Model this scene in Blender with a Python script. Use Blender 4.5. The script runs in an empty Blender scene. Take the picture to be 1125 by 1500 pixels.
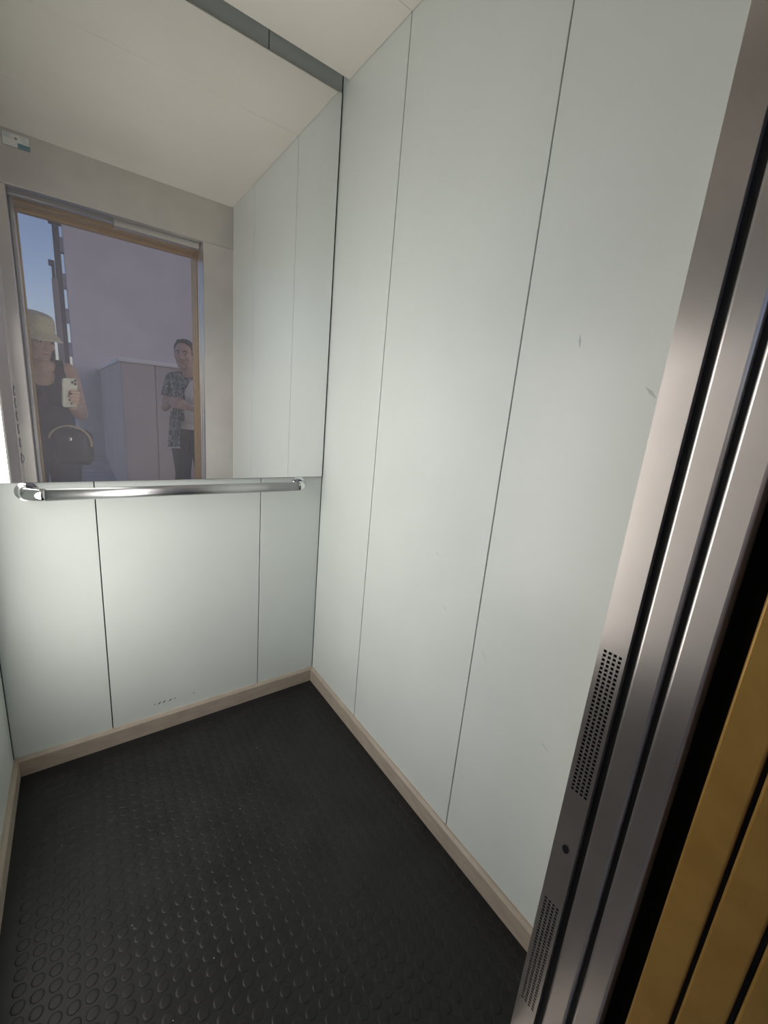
import bpy, bmesh, math, random
from mathutils import Vector as V, Matrix as M
random.seed(4)
PI = math.pi
S = bpy.context.scene
COL = S.collection

# ------------------------------------------------------------------ camera
CAM = V((-0.7943, -1.4946, 1.2203))
RIGHT = V((0.80922, -0.58188, 0.08108)); VIEW = V((0.584, 0.776, -0.236)).normalized()
RX = V((0.2586, -0.6309, 0.0101))
def rodr(r):
    th = r.length; return M.Rotation(th, 3, r/th)
B = M(((1,0,0),(0,0,-1),(0,1,0)))
R = rodr(RX) @ B                    # world -> camera (x right, y down, z forward)
RIGHT, DOWN, VIEW = V(R[0]), V(R[1]), V(R[2])
cd = bpy.data.cameras.new('camera'); cam = bpy.data.objects.new('camera', cd); COL.objects.link(cam)
rm = M((RIGHT, -DOWN, -VIEW)).transposed().to_4x4()
cam.matrix_world = M.Translation(CAM) @ rm
cd.sensor_fit = 'HORIZONTAL'; cd.sensor_width = 36.0; cd.lens = 36.0*608.44/1125.0
cd.clip_start = 0.002; cd.clip_end = 200
S.camera = cam

# ------------------------------------------------------------------ sky, light, exposure
w = bpy.data.worlds.new('world'); S.world = w; w.use_nodes = True
wn = w.node_tree.nodes; wl = w.node_tree.links
sky = wn.new('ShaderNodeTexSky'); sky.sky_type = 'NISHITA'; sky.sun_disc = False
sky.sun_elevation = math.radians(38); sky.sun_rotation = math.radians(60)
sky.air_density = 1.0; sky.dust_density = 1.0; sky.ozone_density = 3.0
bg = wn['Background']; bg.inputs['Strength'].default_value = 0.085
tint = wn.new('ShaderNodeMix'); tint.data_type = 'RGBA'; tint.blend_type = 'MULTIPLY'; tint.inputs['Factor'].default_value = 1.0; tint.inputs['B'].default_value = (1.10, 0.95, 1.0, 1)   # the camera's white balance outdoors
wl.new(sky.outputs[0], tint.inputs['A']); wl.new(tint.outputs['Result'], bg.inputs['Color'])
LAMP = 4.7                          # radiance of the lit wall panel
vs = S.view_settings; vs.view_transform = 'Standard'; vs.look = 'None'; vs.gamma = 1.0; vs.exposure = 0.0
vs.use_curve_mapping = False

# ------------------------------------------------------------------ materials
def mat(name, col, rough=0.5, metal=0.0, spec=0.5):
    m = bpy.data.materials.new(name); m.use_nodes = True
    b = m.node_tree.nodes['Principled BSDF']
    b.inputs['Base Color'].default_value = (*col, 1); b.inputs['Roughness'].default_value = rough
    b.inputs['Metallic'].default_value = metal; b.inputs['Specular IOR Level'].default_value = spec
    return m
def nodes(m): return m.node_tree.nodes, m.node_tree.links, m.node_tree.nodes['Principled BSDF']
def mottled(name, c1, c2, scale=6, rough=0.5, metal=0.0, bump=0.0, bscale=200, stretch=(1,1,1), lo=0.35, hi=0.65, spec=0.5, detail=5):
    """two close tones mixed by noise, with fine relief"""
    m = mat(name, c1, rough, metal, spec); n, l, b = nodes(m)
    tc = n.new('ShaderNodeTexCoord'); mp = n.new('ShaderNodeMapping'); mp.inputs['Scale'].default_value = stretch
    l.new(tc.outputs['Object'], mp.inputs['Vector'])
    nz = n.new('ShaderNodeTexNoise'); nz.inputs['Scale'].default_value = scale; nz.inputs['Detail'].default_value = detail
    l.new(mp.outputs[0], nz.inputs['Vector'])
    cr = n.new('ShaderNodeValToRGB'); cr.color_ramp.elements[0].position = lo; cr.color_ramp.elements[1].position = hi
    cr.color_ramp.elements[0].color = (*c1, 1); cr.color_ramp.elements[1].color = (*c2, 1)
    l.new(nz.outputs[0], cr.inputs[0]); l.new(cr.outputs[0], b.inputs['Base Color'])
    if bump:
        n2 = n.new('ShaderNodeTexNoise'); n2.inputs['Scale'].default_value = bscale; n2.inputs['Detail'].default_value = 3
        l.new(mp.outputs[0], n2.inputs['Vector'])
        bp = n.new('ShaderNodeBump'); bp.inputs['Strength'].default_value = bump; bp.inputs['Distance'].default_value = 0.002
        l.new(n2.outputs[0], bp.inputs['Height']); l.new(bp.outputs[0], b.inputs['Normal'])
    return m
def steel(name, col, rough=0.30, aniso=0.8, rot=0.0):
    """brushed metal; grain runs along z (rot 0) or along x (rot .25)"""
    m = mottled(name, tuple(c*0.9 for c in col), col, 7, rough, 0.9, detail=8)
    n, l, b = nodes(m)
    b.inputs['Anisotropic'].default_value = aniso; b.inputs['Anisotropic Rotation'].default_value = rot
    t = n.new('ShaderNodeTangent'); t.direction_type = 'RADIAL'; t.axis = 'Z'; l.new(t.outputs[0], b.inputs['Tangent'])
    return m
LAM = mottled('pale mint laminate', (0.690,0.735,0.700), (0.712,0.757,0.722), 5, 0.33, bump=0.012, bscale=350, spec=0.5)
LAMBACK = mat('panel backing', (0.17,0.18,0.18), 0.8); CEILBACK = mat('ceiling tray', (0.55,0.55,0.52), 0.8)
CEIL = mottled('warm white ceiling board', (0.83,0.775,0.69), (0.86,0.81,0.73), 3, 0.7, bump=0.05, bscale=500)
SKIRT = mottled('taupe skirting', (0.40,0.335,0.27), (0.47,0.40,0.325), 14, 0.5, stretch=(1,1,4))
RUB = mottled('black studded rubber', (0.012,0.012,0.0125), (0.019,0.019,0.020), 9, 0.40, bump=0.04, bscale=700, spec=0.33)
STV = steel('brushed steel upright grain', (0.72,0.665,0.63))
STH = steel('brushed steel level grain', (0.68,0.64,0.59), rot=0.25)
BLACKFILL = mat('black fill', (0.008,0.008,0.010), 0.5)  # paints in the dark of the door gaps and the plug hole
VOID = mat('dark shaft lining', (0.006,0.006,0.006), 0.9, spec=0.1)
GOLD = mottled('bronze gold painted steel', (0.40,0.225,0.052), (0.46,0.265,0.066), 22, 0.40, 0.35, bump=0.03, bscale=600)
CHROME = mat('polished chrome', (0.72,0.73,0.74), 0.10, 1.0)
RAILM = mat('satin chrome tube', (0.50,0.50,0.51), 0.33, 1.0)
MIR = mat('mirror silver', (0.90,0.915,0.90), 0.0, 1.0)
n, l, b = nodes(MIR)                # faint lavender diffuse layer that puts the flare haze into the mirror
df = n.new('ShaderNodeBsdfDiffuse'); df.inputs['Color'].default_value = (0.76,0.74,0.83,1)
mx = n.new('ShaderNodeMixShader'); mx.inputs[0].default_value = 0.10
l.new(b.outputs[0], mx.inputs[1]); l.new(df.outputs[0], mx.inputs[2]); l.new(mx.outputs[0], n['Material Output'].inputs[0])
GEDGE = mat('dark green glass edge', (0.02,0.035,0.032), 0.15)
GLOW = mat('lit opal diffuser', (0.9,0.9,0.9), 0.4); n, l, b = nodes(GLOW)
b.inputs['Emission Color'].default_value = (1.0,0.965,0.93,1); b.inputs['Emission Strength'].default_value = LAMP
SCUFF = mat('scuffed through laminate', (0.045,0.05,0.045), 0.8)
FAINT = mat('faint scratch', (0.52,0.56,0.54), 0.6)
GRAYWALL = mottled('grey rendered wall', (0.62,0.565,0.545), (0.68,0.625,0.605), 2, 0.85, bump=0.2, bscale=90)
PARA = mottled('grey cladding panel', (0.53,0.465,0.44), (0.58,0.51,0.485), 2, 0.7)
COPE = mat('pale coping stone', (0.88,0.86,0.83), 0.6)
POSTM = mat('dark painted steel', (0.085,0.08,0.085), 0.5)
POSTB = mat('weathered brown steel', (0.26,0.22,0.21), 0.6)
BRK = mat('slate blue bracket', (0.26,0.27,0.33), 0.6)
CONC = mottled('landing concrete', (0.36,0.35,0.34), (0.44,0.43,0.42), 4, 0.85, bump=0.2, bscale=120)
WHITE = mat('white plastic sign', (0.80,0.82,0.80), 0.4)
TEAL = mat('teal print', (0.06,0.20,0.25), 0.4)
GREY = mat('grey print', (0.22,0.25,0.24), 0.5)
FRAMEM = mat('aluminium lamp frame', (0.7,0.69,0.68), 0.35, 1.0)
BTN = mat('polished steel button', (0.62,0.62,0.62), 0.15, 1.0)
BTND = mat('dark button ring', (0.06,0.06,0.065), 0.3)

# ------------------------------------------------------------------ mesh helpers
def link(name, me, m, parent=None, loc=None):
    o = bpy.data.objects.new(name, me); COL.objects.link(o)
    if m is not None and not me.materials: me.materials.append(m)
    if parent: o.parent = parent
    if loc is not None: o.location = loc
    return o
def obj(name, bm, m, parent=None, smooth=False):
    me = bpy.data.meshes.new(name); bmesh.ops.recalc_face_normals(bm, faces=bm.faces[:])
    bm.to_mesh(me); bm.free()
    if smooth:
        for p in me.polygons: p.use_smooth = True
    return link(name, me, m, parent)
def tag(o, label=None, cat=None, group=None, kind=None):
    for k, v in (('label', label), ('category', cat), ('group', group), ('kind', kind)):
        if v: o[k] = v
    return o
def empty(name, loc, label, cat, group=None):
    o = bpy.data.objects.new(name, None); COL.objects.link(o); o.location = loc; o.empty_display_size = 0.05
    return tag(o, label, cat, group)
def box(x0, x1, y0, y1, z0, z1, bm=None, bev=0.0, seg=2):
    bm = bm or bmesh.new()
    vs_ = [bm.verts.new((x, y, z)) for x in (x0, x1) for y in (y0, y1) for z in (z0, z1)]
    f = [bm.faces.new([vs_[i] for i in q]) for q in ((0,1,3,2),(4,6,7,5),(0,4,5,1),(2,3,7,6),(0,2,6,4),(1,5,7,3))]
    if bev:
        bmesh.ops.recalc_face_normals(bm, faces=f)
        es = list({e for q in f for e in q.edges})
        bmesh.ops.bevel(bm, geom=es, offset=bev, segments=seg, affect='EDGES', profile=0.5)
    return bm
def shifted(parent, o):             # keep world coordinates of a child built in world space under an Empty
    o.parent = parent; o.matrix_parent_inverse = M.Identity(4); o.location = o.location - parent.location; return o
def frame_of(d):
    d = d.normalized(); a = V((0,0,1)) if abs(d.z) < 0.9 else V((1,0,0))
    u = d.cross(a).normalized(); return u, d.cross(u).normalized()
def tube(path, rad, seg=16, bm=None, cap=True):
    bm = bm or bmesh.new(); rings = []
    path = [V(p) for p in path]
    rad = rad if isinstance(rad, (list, tuple)) else [rad]*len(path)
    u = None
    for i, p in enumerate(path):
        t = (path[min(i+1, len(path)-1)] - path[max(i-1, 0)]).normalized()
        if u is None: u, _ = frame_of(t)
        u = (u - t*u.dot(t)).normalized(); v = t.cross(u)
        rings.append([bm.verts.new(p + rad[i]*(math.cos(2*PI*k/seg)*u + math.sin(2*PI*k/seg)*v)) for k in range(seg)])
    for a, c in zip(rings, rings[1:]):
        for k in range(seg): bm.faces.new((a[k], a[(k+1)%seg], c[(k+1)%seg], c[k]))
    if cap:
        bm.faces.new(rings[0][::-1]); bm.faces.new(rings[-1])
    return bm
def lathe(prof, origin, axis, seg=24, bm=None):
    bm = bm or bmesh.new(); axis = V(axis).normalized(); u, v = frame_of(axis); o = V(origin); rings = []
    for r, h in prof:
        if r < 1e-6: rings.append([bm.verts.new(o + axis*h)])
        else: rings.append([bm.verts.new(o + axis*h + r*(math.cos(2*PI*k/seg)*u + math.sin(2*PI*k/seg)*v)) for k in range(seg)])
    for a, c in zip(rings, rings[1:]):
        for k in range(seg):
            k2 = (k+1) % seg
            if len(a) == 1 and len(c) == 1: continue
            if len(a) == 1: bm.faces.new((a[0], c[k2], c[k]))
            elif len(c) == 1: bm.faces.new((a[k], a[k2], c[0]))
            else: bm.faces.new((a[k], a[k2], c[k2], c[k]))
    return bm

# ------------------------------------------------------------------ the lift car: dimensions (metres)
W, D, H = 1.0251, 1.2393, 2.2481
HB, HM, HT, MT = 0.0641, 0.9412, 2.227, 0.0097       # skirting top, mirror bottom and top, mirror thickness
S1, S2, A_, B_ = 0.7637, 0.2525, 0.3637, 0.8768      # panel joints
J, ZL, XL = 0.1623, 2.036, 0.975                     # right jamb, door head, left jamb
G = 0.0016                                           # half a joint

# right wall
wr = tag(obj('wall_right', box(0.010, 0.04, -D-0.0, 0.04, 0, 2.36), LAMBACK), kind='structure')
for y0, y1 in ((-A_, 0.0), (-B_, -A_), (-D, -B_)):
    obj('panel', box(0.0, 0.0098, y0+G, y1-G, 0.0, 2.349, bev=0.0012), LAM, wr)
def mark(pts, r, m, parent, plane):                  # small flat marks a third of a millimetre proud
    bm = bmesh.new()
    for (a, z), (a2, z2) in pts:
        dx, dz = a2-a, z2-z; L = math.hypot(dx, dz) or 1; nx, nz = -dz/L*r, dx/L*r
        q = [(a, z), ((a+a2)/2+nx, (z+z2)/2+nz), (a2, z2), ((a+a2)/2-nx, (z+z2)/2-nz)]
        for off in (0, ):
            vv = [bm.verts.new((-0.0003, p, s) if plane == 'x' else (p, -0.0003, s)) for p, s in q]
            vb = [bm.verts.new((0.0, p, s) if plane == 'x' else (p, 0.0, s)) for p, s in q]
            bm.faces.new(vv)
            for k in range(4): bm.faces.new((vv[k], vv[(k+1)%4], vb[(k+1)%4], vb[k]))
    return obj('scuff', bm, m, parent)
pan = [c for c in wr.children]
mark([((-0.905,0.650),(-0.925,0.630)), ((-0.900,0.655),(-0.912,0.646))], 0.0006, FAINT, pan[2], 'x')
mark([((-0.700,0.850),(-0.712,0.838))], 0.0012, FAINT, pan[1], 'x')
mark([((-0.750,0.712),(-0.768,0.696))], 0.0009, FAINT, pan[1], 'x')
mark([((-1.100,0.532),(-1.125,0.520))], 0.0009, FAINT, pan[2], 'x')
mark([((-1.012,1.395),(-1.016,1.370))], 0.0025, FAINT, pan[2], 'x')
mark([((-1.150,1.300),(-1.172,1.280))], 0.0030, FAINT, pan[2], 'x')
mark([((-0.336,0.662),(-0.340,0.655))], 0.0015, FAINT, pan[0], 'x')

# back wall
wb = tag(obj('wall_back', box(-W-0.04, 0.0098, 0.010, 0.04, 0, 2.36), LAMBACK), kind='structure')
for x0, x1 in ((-W, -S1), (-S1, -S2), (-S2, 0.0)):
    obj('panel', box(x0+G, x1-G, 0.0, 0.0098, 0.0, 2.35, bev=0.0012), LAM, wb)
mid = [c for c in wb.children][1]
for x, s in ((-0.633,0.6), (-0.618,1.0), (-0.602,1.0), (-0.582,1.0), (-0.567,0.6)):
    mark([((x-0.006*s, 0.1075-0.004*s), (x+0.006*s, 0.1095+0.004*s))], 0.0022*s, SCUFF, mid, 'y')
mark([((-0.503,0.106),(-0.499,0.110))], 0.0022, SCUFF, mid, 'y')

# left wall
wlft = tag(obj('wall_left', box(-W-0.04, -W-0.010, -D, 0.0, 0, 2.36), LAMBACK), kind='structure')
for y0, y1 in ((-A_, 0.0), (-0.712, -A_)):
    obj('panel', box(-W-0.0098, -W, y0+G, y1-G, 0.0, 2.349, bev=0.0012), LAM, wlft)

# skirting: plinth board with a chamfered top
def skirting(name, p0, p1, inward):
    d = V(p1)-V(p0); bm = bmesh.new(); inward = V(inward); T = 0.012
    prof = [(0.0, 0.0), (T, 0.0), (T, HB-0.009), (T*0.45, HB), (0.0, HB)]
    a = [bm.verts.new(V(p0)+inward*q+V((0,0,z))) for q, z in prof]; c = [bm.verts.new(V(p1)+inward*q+V((0,0,z))) for q, z in prof]
    for k in range(5): bm.faces.new((a[k], a[(k+1)%5], c[(k+1)%5], c[k]))
    bm.faces.new(a); bm.faces.new(c[::-1])
    return tag(obj(name, bm, SKIRT), kind='structure')
skirting('baseboard_back', (-W,-0.0002,0), (0,-0.0002,0), (0,-1,0))
skirting('baseboard_right', (-0.0002,-0.0122,0), (-0.0002,-D,0), (-1,0,0))
skirting('baseboard_left', (-W+0.0002,-0.0122,0), (-W+0.0002,-0.705,0), (1,0,0))

# ceiling: boards on a backing, open slot at the mirror
ce = tag(obj('ceiling', box(-W+0.0012, -0.0012, -D, -0.0456, H+0.006, H+0.03), CEILBACK), kind='structure')
for y0, y1 in ((-0.366, -0.0456), (-0.805, -0.366), (-D, -0.805)):
    obj('ceiling_board', box(-W+0.001, -0.0012, y0+0.0004, y1-0.0004, H, H+0.0058, bev=0.0005, seg=1), CEIL, ce)
tag(obj('trim_1', box(-W-0.04, 0.04, -D-0.04, 0.04, 2.36, 2.38), CEILBACK), kind='structure')   # lid of the slot

# floor: rubber sheet with round studs on a 30 mm grid
fl = tag(obj('floor', box(-W, 0, -D+0.004, 0.0, -0.02, 0.0), RUB), kind='structure')
PITCH = 0.0303; SR = 0.0122
def stud_bm(bm, x, y, seg):
    prof = [(SR, 0.0), (SR-0.0011, 0.0006), (SR-0.0028, 0.0009), (SR-0.005, 0.0010)]
    rings = [[bm.verts.new((x+r*math.cos(2*PI*k/seg), y+r*math.sin(2*PI*k/seg), z)) for k in range(seg)] for r, z in prof]
    for a, c in zip(rings, rings[1:]):
        for k in range(seg): bm.faces.new((a[k], a[(k+1)%seg], c[(k+1)%seg], c[k]))
    bm.faces.new(rings[-1])
studs = []
for i in range(-1, 40):
    for j in range(-1, 45):
        x = -0.6365 - 0.0303*(i-20); y = -0.6925 - 0.0298*(j-20)
        if not (-W+0.026 < x < -0.026 and -D+0.018 < y < -0.026): continue
        c = R @ (V((x, y, 0))-CAM)
        u = 562.5+608.44*c.x/c.z; v = 750+608.44*c.y/c.z
        seen = c.z > 0.05 and -5 < u < 1130 and -5 < v < 1505 and not (v-1390)*(-323) < (u-775)*1390*-1
        studs.append((c.length if (c.z > 0.05 and -5 < u < 800 and v < 1510) else 9+c.length, x, y))
studs.sort()
bm = bmesh.new(); stud_bm(bm, 0, 0, 20); sm = bpy.data.meshes.new('stud'); bmesh.ops.recalc_face_normals(bm, faces=bm.faces[:]); bm.to_mesh(sm); bm.free()
for p in sm.polygons: p.use_smooth = len(p.vertices) == 4
for d_, x, y in studs[:300]: link('stud', sm, RUB, fl, (x, y, 0.0))
bm = bmesh.new()
for d_, x, y in studs[300:]: stud_bm(bm, x, y, 14)
so = obj('stud_field', bm, RUB, fl); so['kind'] = 'stuff'
bm = bmesh.new()                     # crumbs of grit lying on the rubber
for x, y in ((-0.628,-0.793), (-0.905,-0.33), (-0.348,-0.267), (-0.72,-0.85), (-0.47,-0.47), (-0.77,-0.63)):
    bmesh.ops.create_icosphere(bm, subdivisions=1, radius=random.uniform(0.0010,0.0018), matrix=M.Translation((x, y, 0.0018)))
tag(obj('grit', bm, COPE), 'white crumbs of grit scattered on the black rubber floor', 'grit', kind='stuff')

# ------------------------------------------------------------------ front wall of the car, stainless
def cover(x0, x1, y0, y1, z0, z1, name, m, parent, bev=0.0015): return obj(name, box(x0, x1, y0, y1, z0, z1, bev=bev), m, parent)
wf = tag(obj('wall_front', box(-W-0.04, 0.04, -D-0.0405, -D-0.0395, 2.33, 2.36), VOID), kind='structure')
cover(-W, 0.0, -D-0.040, -D, ZL, 2.30, 'lintel', STH, wf)
cover(-W, -XL, -D-0.040, -D, 0.0, ZL-0.0012, 'return_panel', STV, wf)
cover(-J+0.0015, 0.0, -D-0.0020, -D, 0.0, ZL-0.0012, 'return_panel', STV, wf, bev=0.0006)
cover(-J+0.0015, 0.04, -D-0.040, -D-0.038, 0.0, ZL-0.0012, 'return_panel', STV, wf, bev=0.0006)
# reveal with two perforated vents: real holes
def reveal():
    bm = bmesh.new(); ys = [-D]; zs = [0.0]; HOLE, PY, PZ = 0.0046, 0.0075, 0.0074
    y0 = -D-0.0075
    for k in range(4): ys += [y0-k*PY, y0-k*PY-HOLE]
    ys.append(-D-0.040)
    rows = []
    for z0, z1 in ((0.127, 0.392), (0.632, 0.902)):
        z = z0
        while z+HOLE < z1: rows.append((z, z+HOLE)); z += PZ
    for a, c in rows: zs += [a, c]
    zs.append(ZL-0.0012)
    def xy(i, j): return ys[i], zs[j]
    for x in (-J, -J+0.0015):
        vv = [[bm.verts.new((x, y, z)) for z in zs] for y in ys]
        for i in range(len(ys)-1):
            for j in range(len(zs)-1):
                if i % 2 == 1 and j % 2 == 1 and 1 <= i <= 7 and j < len(zs)-1: continue
                bm.faces.new((vv[i][j], vv[i+1][j], vv[i+1][j+1], vv[i][j+1]))
        if x == -J: first = vv
    for i in range(len(ys)-1):
        for j in range(len(zs)-1):
            if i % 2 == 1 and j % 2 == 1 and 1 <= i <= 7:
                a = [(i,j),(i+1,j),(i+1,j+1),(i,j+1)]
                for k in range(4):
                    p, q = a[k], a[(k+1)%4]
                    bm.faces.new((first[p[0]][p[1]], first[q[0]][q[1]], vv[q[0]][q[1]], vv[p[0]][p[1]]))
    return bm
rv = obj('vented_reveal', reveal(), STV, wf)
obj('vent_backing', box(-J+0.006, -J+0.008, -D-0.037, -D-0.003, 0.05, 1.0), VOID, wf)
bm = lathe([(0.0, 0.0), (0.0068, 0.0), (0.0075, 0.0008), (0.0, 0.0012)], (0,0,0), (-1,0,0), 20)
bmesh.ops.transform(bm, matrix=M.Translation((-J, -D-0.022, 0.516)) @ M.Diagonal((1,0.75,1.15,1)), verts=bm.verts[:])
obj('plug_hole', bm, BLACKFILL, wf)

# car door leaves, slid open behind the right return: their leading edges show
def leaf(name, y0, y1, m, x0=-J, x1=0.30, z1=2.03, bev=0.004):
    d = tag(obj(name, box(x0, x1, y0, y1, 0.012, z1, bev=bev, seg=3), m), kind='structure'); return d
d1 = leaf('door_1', -1.3272, -1.2915, STV); d2 = leaf('door_2', -1.3722, -1.3362, STV)
obj('gap_fill', box(-J+0.010, 0.28, -1.2912, -1.2800, 0.012, 2.03), BLACKFILL, d1)  # black slab added in the open gap beside the leaf, painting its shade
obj('gap_fill', box(-J+0.010, 0.28, -1.3359, -1.3275, 0.012, 2.03), BLACKFILL, d2)
d3 = leaf('door_3', -1.4465, -1.4025, GOLD, z1=2.04, bev=0.003); d4 = leaf('door_4', -1.4952, -1.4520, GOLD, z1=2.04, bev=0.003)
obj('gap_fill', box(-J+0.012, 0.28, -1.4517, -1.4468, 0.012, 2.02), BLACKFILL, d3)  # same added black slab for the shade between the landing leaves
obj('gap_fill', box(-J+0.012, 0.28, -1.5005, -1.4955, 0.012, 2.02), BLACKFILL, d4)
obj('clearance_shade', box(-J+0.030, 0.28, -1.4022, -1.3725, 0.012, 2.03), VOID, d2)  # near-black slab standing in for the shade of the open running clearance
# door head gear over the opening
obj('door_header', box(-0.98, 0.3, -1.398, -1.2797, 2.055, 2.30), VOID, wf)
obj('header_rail', box(-0.98, 0.3, -1.372, -1.340, 2.030, 2.0548, bev=0.002), STH, wf)
obj('hanger_cover', box(-0.571, -0.166, -1.338, -1.2925, 2.006, 2.0546, bev=0.002), STH, wf)
# sills
ts = tag(obj('trim_2', box(-1.0, 0.3, -1.385, -D+0.004, -0.03, 0.002, bev=0.001), STH), kind='structure')
tl = tag(obj('trim_3', box(-1.0, 0.3, -1.600, -1.400, -0.03, 0.002, bev=0.001), STH), kind='structure')
for k in range(2): obj('sill_groove', box(-0.97, 0.29, -1.315-0.045*k, -1.304-0.045*k, 0.0018, 0.0024), VOID, ts)
for k in range(2): obj('sill_groove', box(-0.97, 0.29, -1.430-0.049*k, -1.419-0.049*k, 0.0018, 0.0024), VOID, tl)
# landing door frame, bronze gold
lf = tag(obj('trim_4', box(-1.10, 0.02, -1.545, -1.5012, 2.012, 2.085, bev=0.003), GOLD), kind='structure')
obj('frame_stile', box(-J, -0.02, -1.545, -1.5012, 0.003, 2.0115, bev=0.003), GOLD, lf)
obj('frame_stile', box(-1.10, -0.958, -1.545, -1.5012, 0.003, 2.0115, bev=0.003), GOLD, lf)
obj('frame_stop', box(-0.984, -0.964, -1.49, -1.40, 0.003, 2.06, bev=0.002), STV, lf)
obj('frame_stop', box(-0.966, -J, -1.49, -1.42, 2.026, 2.055, bev=0.002), GOLD, lf)
# landing wall and the closed shaft around the car
wlnd = tag(obj('wall_landing', box(-2.4, -1.10, -1.54, -1.50, 0.0, 2.9), GRAYWALL), kind='structure')
obj('wall_pier', box(0.02, 1.6, -1.54, -1.50, 0.0, 2.9), GRAYWALL, wlnd)
obj('wall_spandrel', box(-1.10, 0.02, -1.54, -1.50, 2.085, 2.9), GRAYWALL, wlnd)
sh = tag(obj('wall_shaft', box(0.32, 0.36, -1.50, -1.24, 0, 2.42), VOID), kind='structure')
obj('shaft_lining', box(0.041, 0.32, -1.275, -1.24, 0, 2.42), VOID, sh)
obj('shaft_lining', box(-1.12, -1.066, -1.50, -1.24, 0, 2.42), VOID, sh)
obj('shaft_lining', box(-1.066, -0.976, -1.50, -1.2797, 0, 2.42), VOID, sh)
obj('shaft_lining', box(-1.12, 0.36, -1.50, -1.24, 2.38, 2.42), VOID, sh)

# ------------------------------------------------------------------ mirror
mi = empty('mirror', (-W/2, 0, HM), 'large frameless wall mirror above the chrome handrail, showing the doorway', 'mirror')
shifted(mi, obj('mirror_glass', box(-W+0.003, -0.0065, -MT, -MT+0.0012, HM, HT), MIR))
shifted(mi, obj('glass_edge', box(-W+0.003, -0.0040, -MT+0.0013, -0.0002, HM-0.0008, HT+0.001), GEDGE))

# ------------------------------------------------------------------ handrail
RY, RZ, RR = -0.060, 0.9150, 0.0166
hr = empty('handrail', (-0.51, 0, RZ), 'polished chrome tube handrail on the back wall under the mirror', 'handrail')
shifted(hr, obj('rail', tube([(-0.876, RY, RZ), (-0.133, RY, RZ)], RR, 28), RAILM, smooth=True))
for xw, xi in ((-0.919, -0.876), (-0.1045, -0.133)):
    sgn = 1 if xi > xw else -1; r = abs(xi-xw)
    pts = [(xi, RY, RZ)] + [(xi - sgn*r*math.sin(t), RY + 0.040*(1-math.cos(t)), RZ) for t in [PI/2*k/9 for k in range(1, 10)]] + [(xw, -0.004, RZ)]
    e = shifted(hr, obj('elbow', tube(pts, RR*1.06, 28), CHROME, smooth=True))
    rs = obj('rose', lathe([(0.0,0.0),(0.027,0.0),(0.027,0.002),(0.019,0.004),(0.0,0.004)], (xw, -0.0003, RZ), (0,-1,0), 28), CHROME, smooth=False); shifted(hr, rs)

# ------------------------------------------------------------------ lit panel on the left wall
ly0, ly1, lz0, lz1, lp = -0.682, -0.20, 0.36, 1.56, 0.0030
wlamp = empty('wall_light', (-W, (ly0+ly1)/2, lz0), 'tall lit opal light panel on the left wall beside the steel button column', 'light panel')
shifted(wlamp, obj('diffuser', box(-W+0.0013, -W+lp, ly0, ly1, lz0, lz1, bev=0.0006, seg=2), GLOW))
shifted(wlamp, obj('back_plate', box(-W+0.0003, -W+0.0012, ly0-0.003, ly1+0.003, lz0-0.003, lz1+0.003), FRAMEM))

# ------------------------------------------------------------------ control column
cp = empty('control_panel', (-W, -0.97, 0), 'full height brushed steel control column with a row of round buttons', 'control panel')
shifted(cp, obj('face_plate', box(-W-0.0095, -W+0.006, -1.2385, -0.7135, 0.0, H-0.003, bev=0.003), STV))
st = shifted(cp, obj('button_strip', box(-W+0.0061, -W+0.010, -1.130, -1.080, 0.30, 1.70, bev=0.0015), STV))
for z in (1.161, 1.106, 1.048, 0.990, 0.926):
    b0 = obj('button', lathe([(0.0,0.0),(0.0185,0.0),(0.0185,0.005),(0.0165,0.007),(0.0,0.0075)], (-W+0.0102, -1.105, z), (1,0,0), 24), BTN, smooth=False)
    shifted(cp, b0)
    r0 = obj('button_ring', lathe([(0.0187,0.0),(0.0235,0.0),(0.0235,0.004),(0.0187,0.005)], (-W+0.0102, -1.105, z), (1,0,0), 24), BTND); r0.parent = b0
ks = obj('key_switch', lathe([(0.0,0.0),(0.021,0.0),(0.021,0.005),(0.017,0.009),(0.009,0.010),(0.0,0.010)], (-W+0.0102, -1.105, 0.853), (1,0,0), 24), BTN); shifted(cp, ks)
k2 = obj('key_slot', box(-W+0.0201, -W+0.0212, -1.1063, -1.1037, 0.846, 0.860), BTND); k2.parent = ks
k3 = obj('button_ring', lathe([(0.0212,0.0),(0.0255,0.0),(0.0255,0.003),(0.0212,0.004)], (-W+0.0102, -1.105, 0.853), (1,0,0), 24), BTND); k3.parent = ks

# ------------------------------------------------------------------ notice over the door
sg = empty('notice_plate', (-0.921, -D, 2.185), 'small white and teal notice plate on the steel lintel over the doorway', 'sign')
shifted(sg, obj('plate', box(-0.967, -0.875, -D+0.0001, -D+0.002, 2.184, 2.237, bev=0.0006, seg=1), GREY))
shifted(sg, obj('white_face', box(-0.9655, -0.8765, -D+0.0021, -D+0.0026, 2.1855, 2.2355), WHITE))
shifted(sg, obj('teal_block', box(-0.9165, -0.8765, -D+0.0027, -D+0.0031, 2.1855, 2.2045), TEAL))
bm = lathe([(0.0,0.0),(0.0052,0.0),(0.0052,0.0005),(0.0,0.0005)], (-0.921, -D+0.0027, 2.2185), (0,1,0), 12)
shifted(sg, obj('emblem', bm, GREY))
for x0, x1, z in ((-0.962,-0.935,2.2305), (-0.962,-0.940,2.2240), (-0.962,-0.932,2.2175), (-0.910,-0.885,2.2295), (-0.905,-0.882,2.2215), (-0.900,-0.879,2.2120)):
    shifted(sg, obj('print_line', box(x0, x1, -D+0.0027, -D+0.0030, z-0.0007, z+0.0007), GREY))

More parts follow.
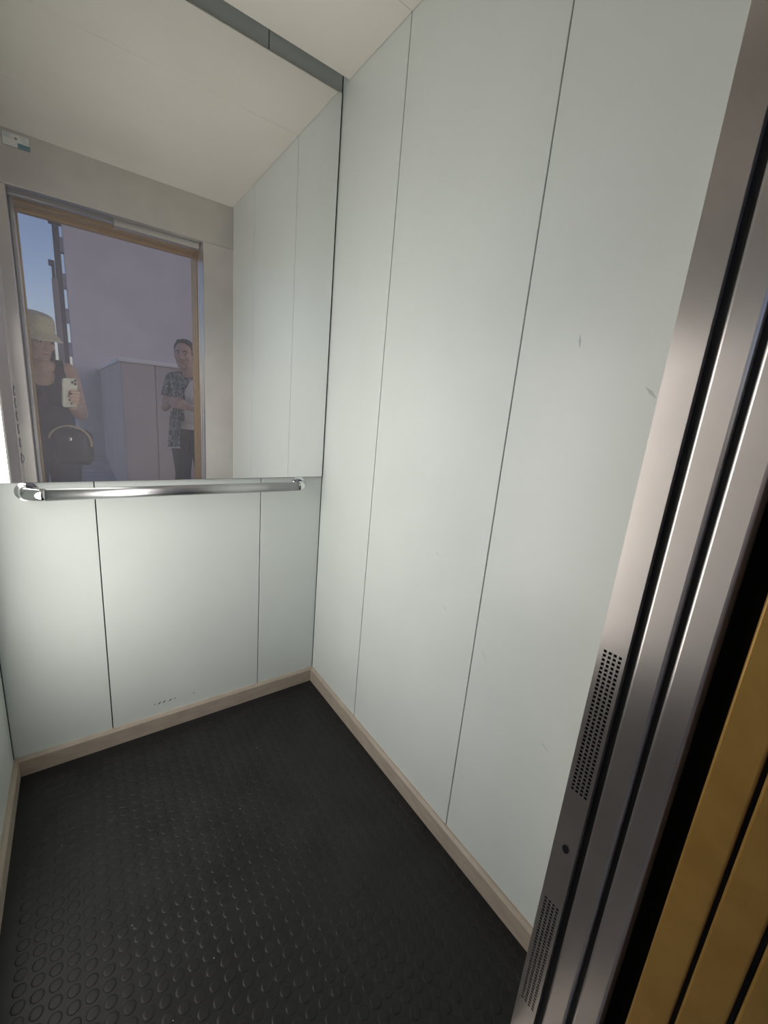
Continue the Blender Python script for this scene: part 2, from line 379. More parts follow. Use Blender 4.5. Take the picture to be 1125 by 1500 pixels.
# ------------------------------------------------------------------ outside, seen in the mirror
tag(obj('ground', box(-12, 14, -30, -1.60, -0.05, 0.0), CONC), kind='structure')
bd = empty('building', (3.0, -7.6, 0), 'tall grey rendered building wall with notched brackets down its left edge', 'building')
shifted(bd, obj('facade', box(-0.76, 7.0, -13.0, -7.6, 0.0, 9.5), GRAYWALL))
for k in range(12):
    z = 1.75+0.52*k
    shifted(bd, obj('bracket', box(-0.815, -0.7605, -7.72, -7.595, z-0.11, z+0.11, bev=0.008), BRK))
py, px, pz = -3.53, -0.405, 1.46
pr = empty('parapet_wall', (0.6, py, 0), 'low grey clad wall with pale coping stone in front of the tall building', 'wall')
for x0, x1 in ((px, -0.105), (-0.105, 0.62), (0.62, 1.35), (1.35, 2.1)):
    shifted(pr, obj('cladding_panel', box(x0+0.004, x1-0.004, py-0.02, py, 0.0, pz, bev=0.003), PARA))
for y1, y0 in ((py-0.022, -4.6), (-4.6, -5.7), (-5.7, -6.8), (-6.8, -7.59)):
    shifted(pr, obj('cladding_panel', box(px, px+0.02, y0+0.004, y1-0.004, 0.0, pz, bev=0.003), PARA))
shifted(pr, obj('core', box(px+0.021, 2.1, -7.59, py-0.021, 0.0, pz-0.005), PARA))
bm = box(px-0.02, 2.12, py-0.30, py+0.02, pz+0.0005, pz+0.04, bev=0.006)
shifted(pr, obj('coping', bm, COPE))
shifted(pr, obj('coping', box(px-0.02, px+0.28, -7.58, py-0.302, pz+0.0005, pz+0.04, bev=0.006), COPE))
# tall post with a short brown one beside it
pt = empty('steel_post', (-0.845, -7.0, 0), 'tall dark steel post standing against the sky by the building edge', 'post')
shifted(pt, obj('shaft', box(-0.885, -0.805, -7.04, -6.96, 0.0, 4.6, bev=0.01), POSTM))
shifted(pt, obj('base_plate', box(-0.93, -0.76, -7.09, -6.91, 0.0, 0.02), POSTM))
shifted(pt, obj('cross_arm', box(-0.925, -0.77, -7.05, -6.95, 3.42, 3.50, bev=0.008), POSTM))
p2 = empty('capped_post', (-0.905, -6.6, 0), 'shorter brown post with a dark cap beside the tall steel post', 'post')
shifted(p2, obj('shaft', box(-0.935, -0.865, -6.64, -6.57, 0.0, 2.62, bev=0.01), POSTB))
shifted(p2, obj('neck', box(-0.925, -0.885, -6.625, -6.585, 2.621, 2.78), POSTM))
shifted(p2, obj('cap', box(-0.955, -0.885, -6.65, -6.56, 2.781, 2.85, bev=0.01), POSTM))

# ------------------------------------------------------------------ people
def skin_mat(name, c1, c2):
    m = mottled(name, c1, c2, 18, 0.5); n, l, b = nodes(m)
    b.inputs['Subsurface Weight'].default_value = 0.08; b.inputs['Subsurface Radius'].default_value = (0.01,0.004,0.002); return m
def ell(bm, c, r, X=None, seg=20):
    """ellipsoid with radii r along frame X (three unit vectors)"""
    X = X or (V((1,0,0)), V((0,1,0)), V((0,0,1)))
    rot = M((X[0], X[1], X[2])).transposed().to_4x4()
    bmesh.ops.create_uvsphere(bm, u_segments=seg, v_segments=seg//2+2, radius=1.0, matrix=M.Translation(V(c)) @ rot @ M.Diagonal((*r, 1)))
def cap(bm, p, r0, q, r1, seg=16):
    """tapered limb with round ends"""
    p, q = V(p), V(q); d = q-p
    pts, rad = [], []
    for k in range(5): t = PI/2*k/5+0.05; pts.append(p - d.normalized()*r0*math.cos(t)); rad.append(r0*math.sin(t))
    for k in range(5): t = k/4; pts.append(p+d*t); rad.append(r0+(r1-r0)*t)
    for k in range(4, -1, -1): t = PI/2*k/5+0.05; pts.append(q + d.normalized()*r1*math.cos(t)); rad.append(r1*math.sin(t))
    tube(pts, rad, seg, bm)
def remeshed(bm, voxel, smooth):
    me = bpy.data.meshes.new('tmp'); bm.to_mesh(me); bm.free()
    o = bpy.data.objects.new('tmp', me); COL.objects.link(o)
    r = o.modifiers.new('r', 'REMESH'); r.mode = 'VOXEL'; r.voxel_size = voxel
    s = o.modifiers.new('s', 'SMOOTH'); s.factor = 0.5; s.iterations = smooth
    dg = bpy.context.evaluated_depsgraph_get(); dg.update()
    out = bpy.data.meshes.new_from_object(o.evaluated_get(dg))
    bpy.data.objects.remove(o); bpy.data.meshes.remove(me)
    for p in out.polygons: p.use_smooth = True
    return out
def garment(name, body, m, parent, pred, off, thick=0.003, relax=4, extra=None):
    """cloth made from the body's own surface: the faces pred() keeps, lifted by off"""
    bm = bmesh.new(); bm.from_mesh(body)
    bm.normal_update()
    bmesh.ops.delete(bm, geom=[f for f in bm.faces if not pred(f.calc_center_median())], context='FACES')
    for _ in range(8):                                           # even out the hems
        mv = {}
        for v in bm.verts:
            nb = [e.other_vert(v).co for e in v.link_edges if e.is_boundary]
            if len(nb) == 2: mv[v] = v.co*0.4+(nb[0]+nb[1])*0.3
        for v, c in mv.items(): v.co = c
    for v in bm.verts: v.co += v.normal*off
    for _ in range(relax): bmesh.ops.smooth_vert(bm, verts=[v for v in bm.verts if not v.is_boundary], factor=0.5, use_axis_x=True, use_axis_y=True, use_axis_z=True)
    if extra:
        for v in bm.verts: extra(v)
    me = bpy.data.meshes.new(name); bm.to_mesh(me); bm.free()
    for p in me.polygons: p.use_smooth = True
    me.materials.clear(); o = link(name, me, m, parent)
    s = o.modifiers.new('thick', 'SOLIDIFY'); s.thickness = thick; s.offset = 1
    return o
def lerp(a, c, t): return V(a)+(V(c)-V(a))*t
def torso(bm, P):
    """pelvis, waist, chest, shoulders, neck; P holds joints and the facing frame rt, fw"""
    up = V((0,0,1)); X = (P['rt'], P['fw'], up); k = P.get('girth', 1.0); rt, fw = P['rt'], P['fw']
    pel, wai, che, nk = V(P['pelvis']), V(P['waist']), V(P['chest']), V(P['neck'])
    ell(bm, pel, (0.165*k, 0.118*k, 0.115), X); ell(bm, pel+fw*-0.035, (0.15*k, 0.10*k, 0.10), X)
    ell(bm, wai, (0.135*k, 0.105*k, 0.13), X); ell(bm, lerp(wai, che, 0.5), (0.137*k, 0.103*k, 0.12), X)
    ell(bm, che, (0.150*k, 0.108*k, 0.155), X)
    for s in (-1, 1):
        ell(bm, che+rt*s*0.072+fw*0.075*k+up*-0.015, (0.066, 0.058, 0.066), X)
        sh_ = V(P['shR'] if s > 0 else P['shL'])
        cap(bm, nk+rt*s*0.03-up*0.02-fw*0.01, 0.045, sh_+up*0.002, 0.047)
        cap(bm, che+rt*s*0.075+up*0.06, 0.075, sh_-rt*s*0.02-up*0.015, 0.052)
    cap(bm, nk-up*0.04-fw*0.01, 0.058, lerp(nk, P['head'], 0.45)-fw*0.008, 0.050)
def leg(bm, P, s):
    hip = V(P['pelvis'])+P['rt']*s*0.085-V((0,0,0.03)); kn = V(P['kneR'] if s > 0 else P['kneL']); an = V(P['ankR'] if s > 0 else P['ankL'])
    k = P.get('girth', 1.0)
    cap(bm, hip, 0.090*k, kn, 0.057); cap(bm, kn, 0.055, lerp(kn, an, 0.35), 0.056*k); cap(bm, lerp(kn, an, 0.35), 0.055*k, an, 0.036)
    fw = P['fw']; heel = an-V((0,0,an.z-0.032))-fw*0.03
    cap(bm, heel, 0.032, heel+fw*0.13, 0.030); cap(bm, heel+fw*0.13-V((0,0,0.004)), 0.030, heel+fw*0.185-V((0,0,0.01)), 0.021); cap(bm, an, 0.036, heel+fw*0.05, 0.034)
def arm(bm, sh_, el, wr_, k=1.0):
    cap(bm, sh_, 0.049*k, lerp(sh_, el, 0.5), 0.046*k); cap(bm, lerp(sh_, el, 0.5), 0.046*k, el, 0.037*k)
    cap(bm, el, 0.038*k, lerp(el, wr_, 0.35), 0.040*k); cap(bm, lerp(el, wr_, 0.35), 0.040*k, wr_, 0.026)
def relaxed_hand(bm, wr_, d, side, palm_n):
    """palm and five curled fingers along d; side = towards the thumb; palm_n = out of the palm"""
    d, side, palm_n = V(d).normalized(), V(side).normalized(), V(palm_n).normalized()
    for i, (o, L) in enumerate(((0.027,0.072), (0.009,0.080), (-0.009,0.074), (-0.026,0.058))):
        k = wr_+d*0.082+side*o; cap(bm, wr_+side*o*0.4, 0.017, k, 0.0125, 12)
        m_ = k+d*L*0.45+palm_n*0.010; t_ = m_+d*L*0.38+palm_n*0.026
        cap(bm, k, 0.0092, m_, 0.0082, 10); cap(bm, m_, 0.0082, t_, 0.0068, 10)
    b_ = wr_+d*0.022+side*0.018; m_ = b_+d*0.035+side*0.030+palm_n*0.012
    cap(bm, b_, 0.015, m_, 0.0115, 10); cap(bm, m_, 0.0105, m_+d*0.032+side*0.004+palm_n*0.008, 0.0085, 10)
def head(bm, c, rt, fw, up, s=1.0, mouth_open=False):
    """skull, jaw, brow, nose, lips, chin and ears around the head centre c (at eye height)"""
    X = (rt, fw, up); c = V(c)
    def q(a, f_, u_): return c+(rt*a+fw*f_+up*u_)*s
    def e(p, r): ell(bm, p, tuple(v*s for v in r), X)
    e(q(0,-0.010,0.028), (0.074,0.094,0.090)); e(q(0,0.020,-0.020), (0.065,0.072,0.085))
    e(q(0,0.030,-0.068), (0.050,0.056,0.048)); e(q(0,0.064,-0.098), (0.022,0.020,0.018))
    for a in (-1, 1):
        e(q(a*0.034,0.060,-0.026), (0.024,0.024,0.022)); cap(bm, q(a*0.012,0.084,0.020), 0.008*s, q(a*0.042,0.072,0.020), 0.007*s, 10)
        ell(bm, q(a*0.074,-0.006,-0.010), (0.010*s,0.020*s,0.032*s), X); cap(bm, q(a*0.058,-0.01,-0.05), 0.016*s, q(a*0.03,0.045,-0.094), 0.016*s, 10)
    cap(bm, q(0,0.084,0.008), 0.009*s, q(0,0.106,-0.032), 0.012*s, 10)
    for a in (-1, 1): e(q(a*0.011,0.094,-0.037), (0.009,0.010,0.008))
    cap(bm, q(-0.018,0.080,-0.060), 0.007*s, q(0.018,0.080,-0.060), 0.007*s, 10); cap(bm, q(-0.015,0.078,-0.074), 0.0075*s, q(0.015,0.078,-0.074), 0.0075*s, 10)
def face_parts(par, c, rt, fw, up, s, iris, lipm, browm):
    c = V(c)
    def q(a, f_, u_): return c+(rt*a+fw*f_+up*u_)*s
    for a in (-1, 1):
        bm = bmesh.new(); ell(bm, q(a*0.030,0.0755,0.000), (0.0130*s,0.0105*s,0.0062*s), (rt,fw,up), 16); e_ = obj('eye', bm, EYEW, par, True)
        bm = bmesh.new(); ell(bm, q(a*0.030,0.0840,0.000), (0.0058*s,0.0030*s,0.0052*s), (rt,fw,up), 12); obj('iris', bm, iris, e_, True)
        bm = tube([q(a*0.012,0.0915,0.022), q(a*0.030,0.0865,0.027), q(a*0.047,0.0735,0.022)], [0.003*s,0.0038*s,0.002*s], 8); obj('eyebrow', bm, browm, par, True)
    bm = tube([q(-0.021,0.0835,-0.067), q(-0.008,0.0905,-0.065), q(0.008,0.0905,-0.065), q(0.021,0.0835,-0.067)], [0.002*s,0.0045*s,0.0045*s,0.002*s], 8); obj('lips', bm, lipm, par, True)
EYEW = mat('eye white', (0.70,0.68,0.65), 0.2); IRIS = mat('dark iris', (0.03,0.02,0.015), 0.15); NAILM = mat('dark red nail varnish', (0.16,0.03,0.03), 0.25); LIP = mat('lip', (0.42,0.17,0.15), 0.4)
SK1 = skin_mat('skin sun touched', (0.56,0.36,0.28), (0.64,0.42,0.33)); SK2 = skin_mat('skin rosy', (0.50,0.31,0.26), (0.58,0.38,0.31))
HAIR1 = mottled('dark brown hair', (0.025,0.02,0.018), (0.06,0.05,0.045), 60, 0.45, stretch=(1,1,0.1)); HAIR2 = mottled('grey brown hair', (0.05,0.042,0.036), (0.11,0.095,0.085), 60, 0.5, stretch=(1,1,0.15))
BLACK = mottled('black jersey', (0.012,0.012,0.014), (0.020,0.020,0.024), 30, 0.8, bump=0.1, bscale=400)
DENIM = mottled('dark navy denim', (0.020,0.024,0.045), (0.035,0.04,0.065), 60, 0.8, bump=0.1, bscale=600)
CHAR = mottled('charcoal trousers', (0.025,0.025,0.032), (0.04,0.04,0.05), 40, 0.8)
SHOE = mat('black shoe', (0.015,0.015,0.015), 0.5); TEE = mottled('cream tee shirt', (0.70,0.63,0.60), (0.76,0.70,0.66), 8, 0.8)
STRAW = mottled('cream straw', (0.62,0.55,0.38), (0.76,0.69,0.50), 90, 0.7, bump=0.3, bscale=300, stretch=(1,1,3)); BAND = mat('hat brim binding', (0.80,0.78,0.74), 0.6)
LEATH = mat('black bag leather', (0.012,0.012,0.014), 0.45); TAN = mat('tan strap', (0.42,0.34,0.24), 0.55)

# --- the phone: its lens is where the photograph was taken from
def F(a, d_, v_): return CAM + RIGHT*a + DOWN*d_ + VIEW*v_      # point by the lens: right, down, forward (metres)
FR = (RIGHT, DOWN, VIEW)
def rounded_slab(w_, h_, t_, rad, bev=0.002):
    bm = bmesh.new(); pts = []
    for cx, cy, a0 in ((w_/2-rad, h_/2-rad, 0), (-w_/2+rad, h_/2-rad, 90), (-w_/2+rad, -h_/2+rad, 180), (w_/2-rad, -h_/2+rad, 270)):
        for k in range(7): a = math.radians(a0+15*k); pts.append((cx+rad*math.cos(a), cy+rad*math.sin(a)))
    lo = [bm.verts.new((x, y, -t_/2)) for x, y in pts]; hi = [bm.verts.new((x, y, t_/2)) for x, y in pts]
    n_ = len(pts)
    for k in range(n_): bm.faces.new((lo[k], lo[(k+1)%n_], hi[(k+1)%n_], hi[k]))
    f1 = bm.faces.new(lo[::-1]); f2 = bm.faces.new(hi)
    es = list(f1.edges)+list(f2.edges)
    if bev: bmesh.ops.bevel(bm, geom=es, offset=bev, segments=2, affect='EDGES')
    return bm
def toF(bm, a, d_, v_):
    rot = M(FR).transposed().to_4x4(); bmesh.ops.transform(bm, matrix=M.Translation(F(a, d_, v_)) @ rot, verts=bm.verts[:]); return bm
CASE = mottled('pale gold phone case', (0.72,0.69,0.60), (0.80,0.77,0.68), 40, 0.3); CASE2 = mat('camera plateau', (0.62,0.60,0.54), 0.25); LENS = mat('black lens glass', (0.006,0.006,0.008), 0.08); SCREEN = mat('dark phone screen', (0.01,0.01,0.012), 0.1); RING = mat('dark ring grip', (0.05,0.04,0.04), 0.35, 0.6)
PA, PD, PV = -0.0090, 0.0600, -0.0100                            # phone centre relative to the lens
ph = empty('phone', F(PA, PD, PV), 'pale gold mobile phone with three lenses held up in a hand', 'phone')
def ph_part(name, bm, m, par=ph): o = obj(name, bm, m); return shifted(ph, o) if par is ph else o
case = ph_part('case', toF(rounded_slab(0.0790, 0.1600, 0.0100, 0.012), PA, PD, PV), CASE)
ph_part('screen', toF(rounded_slab(0.0720, 0.1530, 0.0008, 0.010, 0), PA, PD, PV-0.0056), SCREEN)
pl = ph_part('camera_plateau', toF(rounded_slab(0.0390, 0.0390, 0.0018, 0.010, 0.0005), 0.0078, 0.0010, PV+0.0060), CASE2)
for a, d_ in ((0.0, 0.0), (0.0165, -0.0085), (0.0165, 0.0095)):
    bm = toF(lathe([(0.0,0.0),(0.0072,0.0),(0.0072,0.0012),(0.0060,0.0016),(0.0,0.0016)], (0,0,0), (0,0,1), 20), a, d_, PV+0.0069); ph_part('lens', bm, LENS)
bm = toF(lathe([(0.0,0.0),(0.0028,0.0),(0.0028,0.0008),(0.0,0.0008)], (0,0,0), (0,0,1), 12), 0.0, -0.0120, PV+0.0069); ph_part('flash', bm, BAND)
bm = toF(lathe([(0.0,0.0),(0.0165,0.0),(0.0165,0.0028),(0.0145,0.0035),(0.0,0.0035)], (0,0,0), (0,0,1), 24), PA+0.004, PD+0.006, PV+0.0050); ph_part('ring_grip', bm, RING)

# --- the photographer
fwA = V((0.22,0.975,0)).normalized(); rtA = fwA.cross(V((0,0,1))).normalized()
PAJ = dict(rt=rtA, fw=fwA, girth=0.95, pelvis=(-0.955,-1.93,0.83), waist=(-0.955,-1.92,0.985), chest=(-0.960,-1.915,1.155), neck=(-0.952,-1.905,1.315), head=(-0.938,-1.855,1.45),
           shR=(-0.812,-1.935,1.285), shL=(-1.100,-1.865,1.285), kneR=(-0.87,-1.93,0.45), kneL=(-1.045,-1.90,0.45), ankR=(-0.865,-1.97,0.075), ankL=(-1.055,-1.94,0.075))
hfA = (V((0.50,0.82,-0.22))).normalized(); hrA = hfA.cross(V((0,0,1))).normalized(); huA = hrA.cross(hfA).normalized(); hcA = V((-0.945,-1.845,1.450))
bm = bmesh.new(); torso(bm, PAJ); leg(bm, PAJ, 1); leg(bm, PAJ, -1); head(bm, hcA, hrA, hfA, huA, 1.0)
cap(bm, PAJ['neck'], 0.052, hcA-huA*0.06-hfA*0.02, 0.050)
elR = V((-0.765,-1.850,1.030)); wrR = F(0.036, 0.150, -0.045); arm(bm, V(PAJ['shR']), elR, wrR)
elL = V((-1.185,-1.900,1.030)); wrL = V((-1.205,-1.840,0.810)); arm(bm, V(PAJ['shL']), elL, wrL); relaxed_hand(bm, wrL, (0.05,0.2,-0.95), (0.3,0.95,0.1), (1,-0.1,0))
# right hand round the lower part of the phone: fingers across its back, thumb on the screen
NAIL = []; pr_ = PA+0.0395; bk = PV+0.0050; fr = PV-0.0065
for i, (d0, d1_, reach, r_) in enumerate(((0.062,0.050,0.050,0.0090), (0.081,0.073,0.056,0.0092), (0.100,0.096,0.052,0.0088), (0.118,0.117,0.040,0.0080))):
    kn = F(pr_+0.011, d0, bk-0.006); pip = F(pr_-0.006, (d0+d1_)/2, bk+r_+0.0035); dip = F(pr_-reach*0.62, d1_+(d0-d1_)*0.2, bk+r_+0.0015); tp = F(pr_-reach, d1_, bk+r_*0.85+0.0005)
    cap(bm, F(pr_+0.006, 0.128+0.004*i, -0.030), 0.016, kn, 0.0120, 12); NAIL.append(tp+VIEW*(r_-0.0028)+(tp-dip).normalized()*0.002)
    cap(bm, kn, 0.0108, pip, r_+0.0006, 12); cap(bm, pip, r_+0.0004, dip, r_-0.0006, 12); cap(bm, dip, r_-0.0006, tp, r_-0.0020, 12)
cap(bm, wrR, 0.026, F(pr_+0.004, 0.122, -0.034), 0.022); cap(bm, F(pr_+0.010, 0.120, -0.030), 0.020, F(pr_+0.0125, 0.085, -0.022), 0.0125)
cap(bm, F(pr_+0.004, 0.112, -0.038), 0.016, F(pr_-0.004, 0.078, fr-0.0135), 0.0115, 12); cap(bm, F(pr_-0.004, 0.078, fr-0.0135), 0.0112, F(pr_-0.022, 0.052, fr-0.0105), 0.0092, 12)
bodyA = remeshed(bm, 0.0036, 4)
pA = tag(link('person', bodyA, SK1), 'person in a straw hat and black tank top holding up the phone', 'person')
def torso_c(P, p):                                               # coordinates in the torso frame: right, forward
    d = p-V(P['chest']); return d.dot(P['rt']), d.dot(P['fw'])
def segd(p, a, c):
    a, c = V(a), V(c); t = max(0, min(1, (p-a).dot(c-a)/(c-a).length_squared)); return (p-a-(c-a)*t).length
def predA(p):
    a, f_ = torso_c(PAJ, p)
    if p.z < 0.80 or p.z > 1.335 or abs(a) > 0.168 or p.y > -1.715: return False
    if p.z > 1.12 and abs(a) > 0.118 + max(0, 0.03-0.2*max(0, p.z-1.12)): return False
    if f_ > -0.02 and p.z > 1.185+ (abs(a)/0.078)**4*0.13 and abs(a) < 0.078: return False
    if f_ <= -0.02 and p.z > 1.22+ (abs(a)/0.09)**3*0.1 and abs(a) < 0.09: return False
    if p.z > 1.2 and abs(a) < 0.055: return False
    return segd(p, elR, wrR) > 0.075 and segd(p, elL, wrL) > 0.075 and not (abs(a) > 0.13 and (segd(p, V(PAJ['shR']), elR) < 0.062 or segd(p, V(PAJ['shL']), elL) < 0.062))
garment('tank_top', bodyA, BLACK, pA, predA, 0.009, relax=14)
garment('trousers', bodyA, DENIM, pA, lambda p: 0.09 < p.z < 0.87 and segd(p, elL, wrL) > 0.05 and segd(p, wrL, wrL+V((0.0,0.03,-0.19))) > 0.06 and p.y < -1.72, 0.011, relax=10)
garment('shoe', bodyA, SHOE, pA, lambda p: p.z < 0.078, 0.004)
for q_ in NAIL:
    bm = bmesh.new(); ell(bm, q_, (0.0058,0.0046,0.0016), FR, 10); obj('fingernail', bm, NAILM, pA, True)
face_parts(pA, hcA, hrA, hfA, huA, 1.0, IRIS, LIP, HAIR1)
def hq(c, X, a, f_, u_): return c+X[0]*a+X[1]*f_+X[2]*u_
XA = (hrA, hfA, huA)
bm = bmesh.new()                                                 # hair to the shoulders
ell(bm, hq(hcA, XA, 0,-0.022,0.005), (0.079,0.088,0.080), XA)
for a in (-1, 1):
    cap(bm, hq(hcA, XA, a*0.070,-0.025,0.01), 0.030, hq(hcA, XA, a*0.085,-0.03,-0.10), 0.032); cap(bm, hq(hcA, XA, a*0.085,-0.03,-0.10), 0.030, hq(hcA, XA, a*0.075,-0.035,-0.16), 0.014)
cap(bm, hq(hcA, XA, 0,-0.085,0), 0.05, hq(hcA, XA, 0,-0.095,-0.13), 0.04)
hm = remeshed(bm, 0.006, 2); link('hair', hm, HAIR1, pA)
# straw hat: crown, drooping peak brim, bound edge
up_h = (huA*0.97+hfA*0.10).normalized(); oc = hq(hcA, XA, 0,-0.006,0.050); bm = bmesh.new(); seg = 40; rows = []
fwh = (hfA-up_h*hfA.dot(up_h)).normalized(); rth = fwh.cross(up_h).normalized()
for r_, h_ in ((0.0,0.098),(0.050,0.096),(0.068,0.090),(0.080,0.068),(0.087,0.030),(0.090,0.0)):
    rows.append([oc+up_h*h_+(rth*math.cos(2*PI*k/seg)*r_*0.92+fwh*math.sin(2*PI*k/seg)*r_*1.08) for k in range(seg)])
for t in (0.35, 0.7, 1.0):
    ring = []
    for k in range(seg):
        s_ = math.sin(2*PI*k/seg); wid = 0.016+0.034*max(0, s_); dr = 0.010+0.012*abs(math.cos(2*PI*k/seg))
        rr = 0.090+wid*t; ring.append(oc-up_h*(dr*t*t*1.3)+(rth*math.cos(2*PI*k/seg)*rr*0.92+fwh*s_*rr*1.05))
    rows.append(ring)
vr = [[bm.verts.new(p) for p in r_] for r_ in rows]
for a, c in zip(vr, vr[1:]):
    for k in range(seg): bm.faces.new((a[k], a[(k+1)%seg], c[(k+1)%seg], c[k]))
bmesh.ops.remove_doubles(bm, verts=bm.verts[:], dist=1e-5)
hat = obj('hat', bm, STRAW, pA, True); sf = hat.modifiers.new('t', 'SOLIDIFY'); sf.thickness = 0.003
bm = tube([p for p in rows[-1]]+[rows[-1][0]], 0.0026, 8); obj('brim_binding', bm, BAND, hat, True)
# shoulder bag on the right hip
bg_ = empty('shoulder_bag', (-0.815,-1.745,0.725), 'black leather shoulder bag with tan strap beside the person in the hat', 'bag')
bm = bmesh.new(); XB = (V((0.95,0.31,0)).normalized(), V((0.31,-0.95,0)).normalized(), V((0,0,1)))
box(-0.10,0.10,-0.045,0.045,-0.11,0.11, bm, bev=0.035, seg=4)
bmesh.ops.transform(bm, matrix=M.Translation((-0.815,-1.745,0.835)) @ M(XB).transposed().to_4x4(), verts=bm.verts[:])
shifted(bg_, obj('bag_body', bm, LEATH, smooth=True))
c0 = V((-0.815,-1.745,0.835))
bm = tube([c0+XB[0]*(0.11*math.cos(t))+V((0,0,0.03+0.10*math.sin(t)))-XB[1]*0.05 for t in [PI*k/14-0.2 for k in range(15)]], 0.006, 8)
shifted(bg_, obj('strap', bm, TAN, smooth=True))
bm = bmesh.new(); ell(bm, c0-XB[1]*0.047+V((0,0,0.05)), (0.010,0.004,0.014), XB); shifted(bg_, obj('clasp', bm, CHROME, smooth=True))

# --- the woman waiting outside
fwB = V((-0.50,0.87,0)).normalized(); rtB = fwB.cross(V((0,0,1))).normalized()
PBJ = dict(rt=rtB, fw=fwB, girth=1.12, pelvis=(0.10,-2.90,0.87), waist=(0.10,-2.885,1.03), chest=(0.10,-2.885,1.20), neck=(0.085,-2.885,1.375), head=(0.055,-2.85,1.54),
           shR=(0.245,-2.825,1.33), shL=(-0.035,-2.965,1.33), kneR=(0.185,-2.82,0.47), kneL=(0.02,-2.92,0.47), ankR=(0.19,-2.86,0.075), ankL=(0.02,-2.96,0.075))
hfB = V((-0.42,0.90,-0.06)).normalized(); hrB = hfB.cross(V((0,0,1))).normalized(); huB = hrB.cross(hfB).normalized(); hcB = V((0.045,-2.865,1.555))
bm = bmesh.new(); torso(bm, PBJ); leg(bm, PBJ, 1); leg(bm, PBJ, -1); head(bm, hcB, hrB, hfB, huB, 1.06)
cap(bm, PBJ['neck'], 0.056, hcB-huB*0.07-hfB*0.02, 0.053)
elR2 = V((0.265,-2.735,1.075)); wrR2 = V((0.030,-2.665,1.095)); arm(bm, V(PBJ['shR']), elR2, wrR2); relaxed_hand(bm, wrR2, (-0.95,-0.05,0.18), (0.15,0.1,0.95), (-0.05,-0.95,-0.1))
elL2 = V((-0.115,-2.925,1.075)); wrL2 = V((-0.095,-2.735,1.150)); arm(bm, V(PBJ['shL']), elL2, wrL2); relaxed_hand(bm, wrL2, (0.15,0.9,-0.25), (0.6,0.1,0.7), (0.9,-0.2,-0.4))
bodyB = remeshed(bm, 0.0042, 4)
pB = tag(link('person', bodyB, SK2), 'person with short swept back hair in a patterned vest, standing by the coping wall', 'person')
def cB(p): return torso_c(PBJ, p)
def armfar(p): return segd(p, elR2, wrR2) > 0.052 and segd(p, elL2, wrL2) > 0.052 and segd(p, wrR2, wrR2+V((-0.17,-0.02,0.02))) > 0.055 and segd(p, wrL2, wrL2+V((0.02,0.14,-0.06))) > 0.055 and (p-elR2).length > 0.06 and (p-elL2).length > 0.06
def predTee(p):
    a, f_ = cB(p)
    if p.z < 0.84 or p.z > 1.40: return False
    if p.z > 1.30 and abs(a) < 0.075 and f_ > -0.03 and p.z > 1.30+abs(a)*0.9: return False
    if p.z > 1.37 and abs(a) < 0.075: return False
    return abs(a) < 0.19 and f_ < 0.185 and armfar(p) and not (abs(a) > 0.155 and p.z < 1.22 and (segd(p, PBJ['shR'], elR2) < 0.062 or segd(p, PBJ['shL'], elL2) < 0.062))
garment('tee_shirt', bodyB, TEE, pB, predTee, 0.010, relax=20)
garment('trousers', bodyB, CHAR, pB, lambda p: 0.09 < p.z < 0.89, 0.011, relax=10)
garment('shoe', bodyB, SHOE, pB, lambda p: p.z < 0.078, 0.004)
face_parts(pB, hcB, hrB, hfB, huB, 1.06, IRIS, LIP, HAIR2)
XBh = (hrB, hfB, huB)
bm = bmesh.new(); ell(bm, hq(hcB, XBh, 0,-0.030,0.034), (0.0905,0.100,0.103), XBh); cap(bm, hq(hcB, XBh, -0.035,0.050,0.108), 0.015, hq(hcB, XBh, 0.035,0.050,0.110), 0.015); cap(bm, hq(hcB, XBh, -0.035,0.050,0.108), 0.015, hq(hcB, XBh, -0.066,0.020,0.060), 0.017); cap(bm, hq(hcB, XBh, 0.035,0.050,0.110), 0.015, hq(hcB, XBh, 0.066,0.020,0.060), 0.017)
ell(bm, hq(hcB, XBh, 0,-0.075,-0.02), (0.066,0.045,0.08), XBh)
link('hair', remeshed(bm, 0.006, 2), HAIR2, pB)
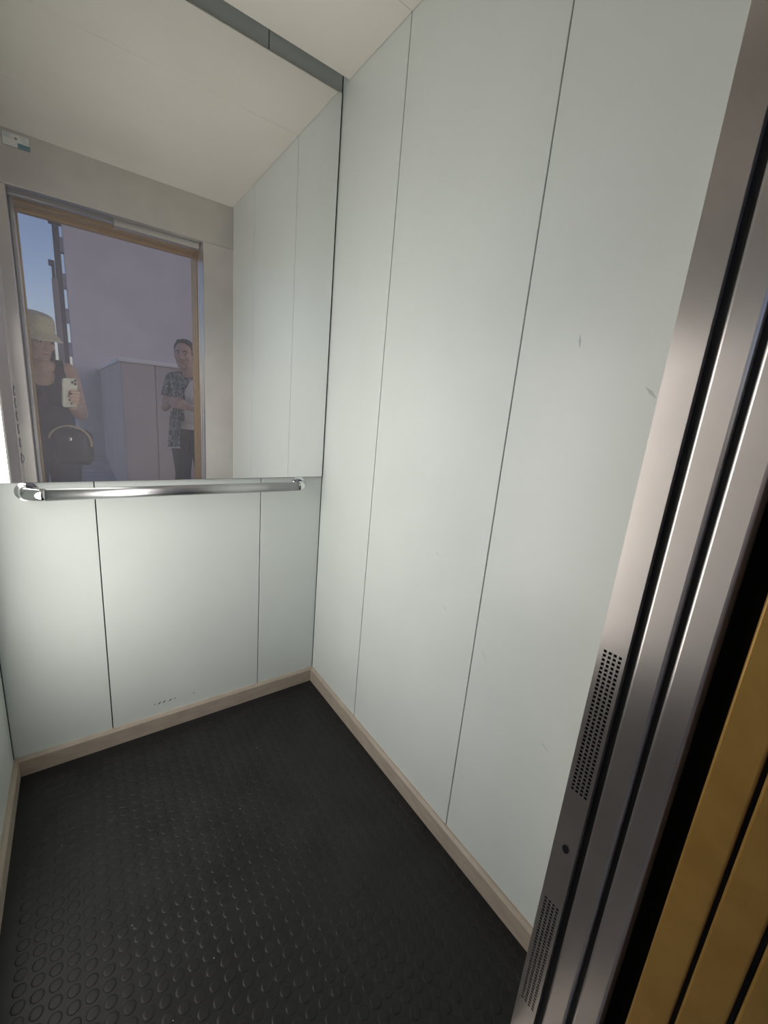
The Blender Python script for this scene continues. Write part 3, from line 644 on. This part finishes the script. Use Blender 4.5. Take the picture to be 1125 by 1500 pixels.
# printed open vest: black, grey and white strokes
VEST = mat('printed vest cloth', (0.3,0.3,0.3), 0.8); n, l, b = nodes(VEST)
tc = n.new('ShaderNodeTexCoord'); mp = n.new('ShaderNodeMapping'); mp.inputs['Scale'].default_value = (30,30,14); mp.inputs['Rotation'].default_value = (0.4,0.5,0)
nz = n.new('ShaderNodeTexNoise'); nz.inputs['Scale'].default_value = 1.6; nz.inputs['Detail'].default_value = 2; nz.inputs['Distortion'].default_value = 1.2
cr = n.new('ShaderNodeValToRGB'); cr.color_ramp.interpolation = 'CONSTANT'
for k, (p_, c_) in enumerate(((0.0,(0.03,0.035,0.04)), (0.46,(0.16,0.19,0.19)), (0.56,(0.55,0.55,0.52)), (0.62,(0.05,0.055,0.06)))):
    e_ = cr.color_ramp.elements[k] if k < 2 else cr.color_ramp.elements.new(p_); e_.position = p_; e_.color = (*c_, 1)
l.new(tc.outputs['Object'], mp.inputs['Vector']); l.new(mp.outputs[0], nz.inputs['Vector']); l.new(nz.outputs[0], cr.inputs[0]); l.new(cr.outputs[0], b.inputs['Base Color'])
def predVest(p):
    a, f_ = cB(p)
    if p.z < 0.97 or p.z > 1.42 or f_ > 0.185 or abs(a) > 0.235: return False
    if p.z < 1.18 and abs(a) > 0.15 and (segd(p, PBJ['shR'], elR2) < 0.062 or segd(p, PBJ['shL'], elL2) < 0.062): return False
    if p.z > 1.36 and abs(a) < 0.085: return False
    if f_ > 0.0 and a > -0.02+max(0, p.z-1.20)*0.35 and a < 0.135: return False
    return armfar(p)
vest = garment('vest', bodyB, VEST, pB, predVest, 0.017, thick=0.002)
# its loose front hangs to the hip in folds, with a knotted fringe
bm = bmesh.new(); rows = []
def hang(t, s_):                     # t across from the side seam to the front edge, s_ down
    a = -0.165+0.125*t; f_ = 0.020+0.115*t
    out = 0.020+0.035*s_+0.010*math.sin(7*t+2)*s_
    base = V((PBJ['chest'][0], PBJ['chest'][1], 0))+rtB*a*(1.06+0.10*s_)+fwB*(f_+out)
    return base+V((0,0,1.045-0.335*s_+0.02*t*s_))
for i in range(15): rows.append([bm.verts.new(hang(k/12, i/14)) for k in range(13)])
for a, c in zip(rows, rows[1:]):
    for k in range(12): bm.faces.new((a[k], a[k+1], c[k+1], c[k]))
vf = obj('vest_front', bm, VEST, pB, True); sf = vf.modifiers.new('t', 'SOLIDIFY'); sf.thickness = 0.003
bm = bmesh.new()
for k in range(13): bmesh.ops.create_icosphere(bm, subdivisions=1, radius=0.0065, matrix=M.Translation(hang(k/12, 1.0)-V((0,0,0.006))))
obj('fringe', bm, TEE, vf, True)
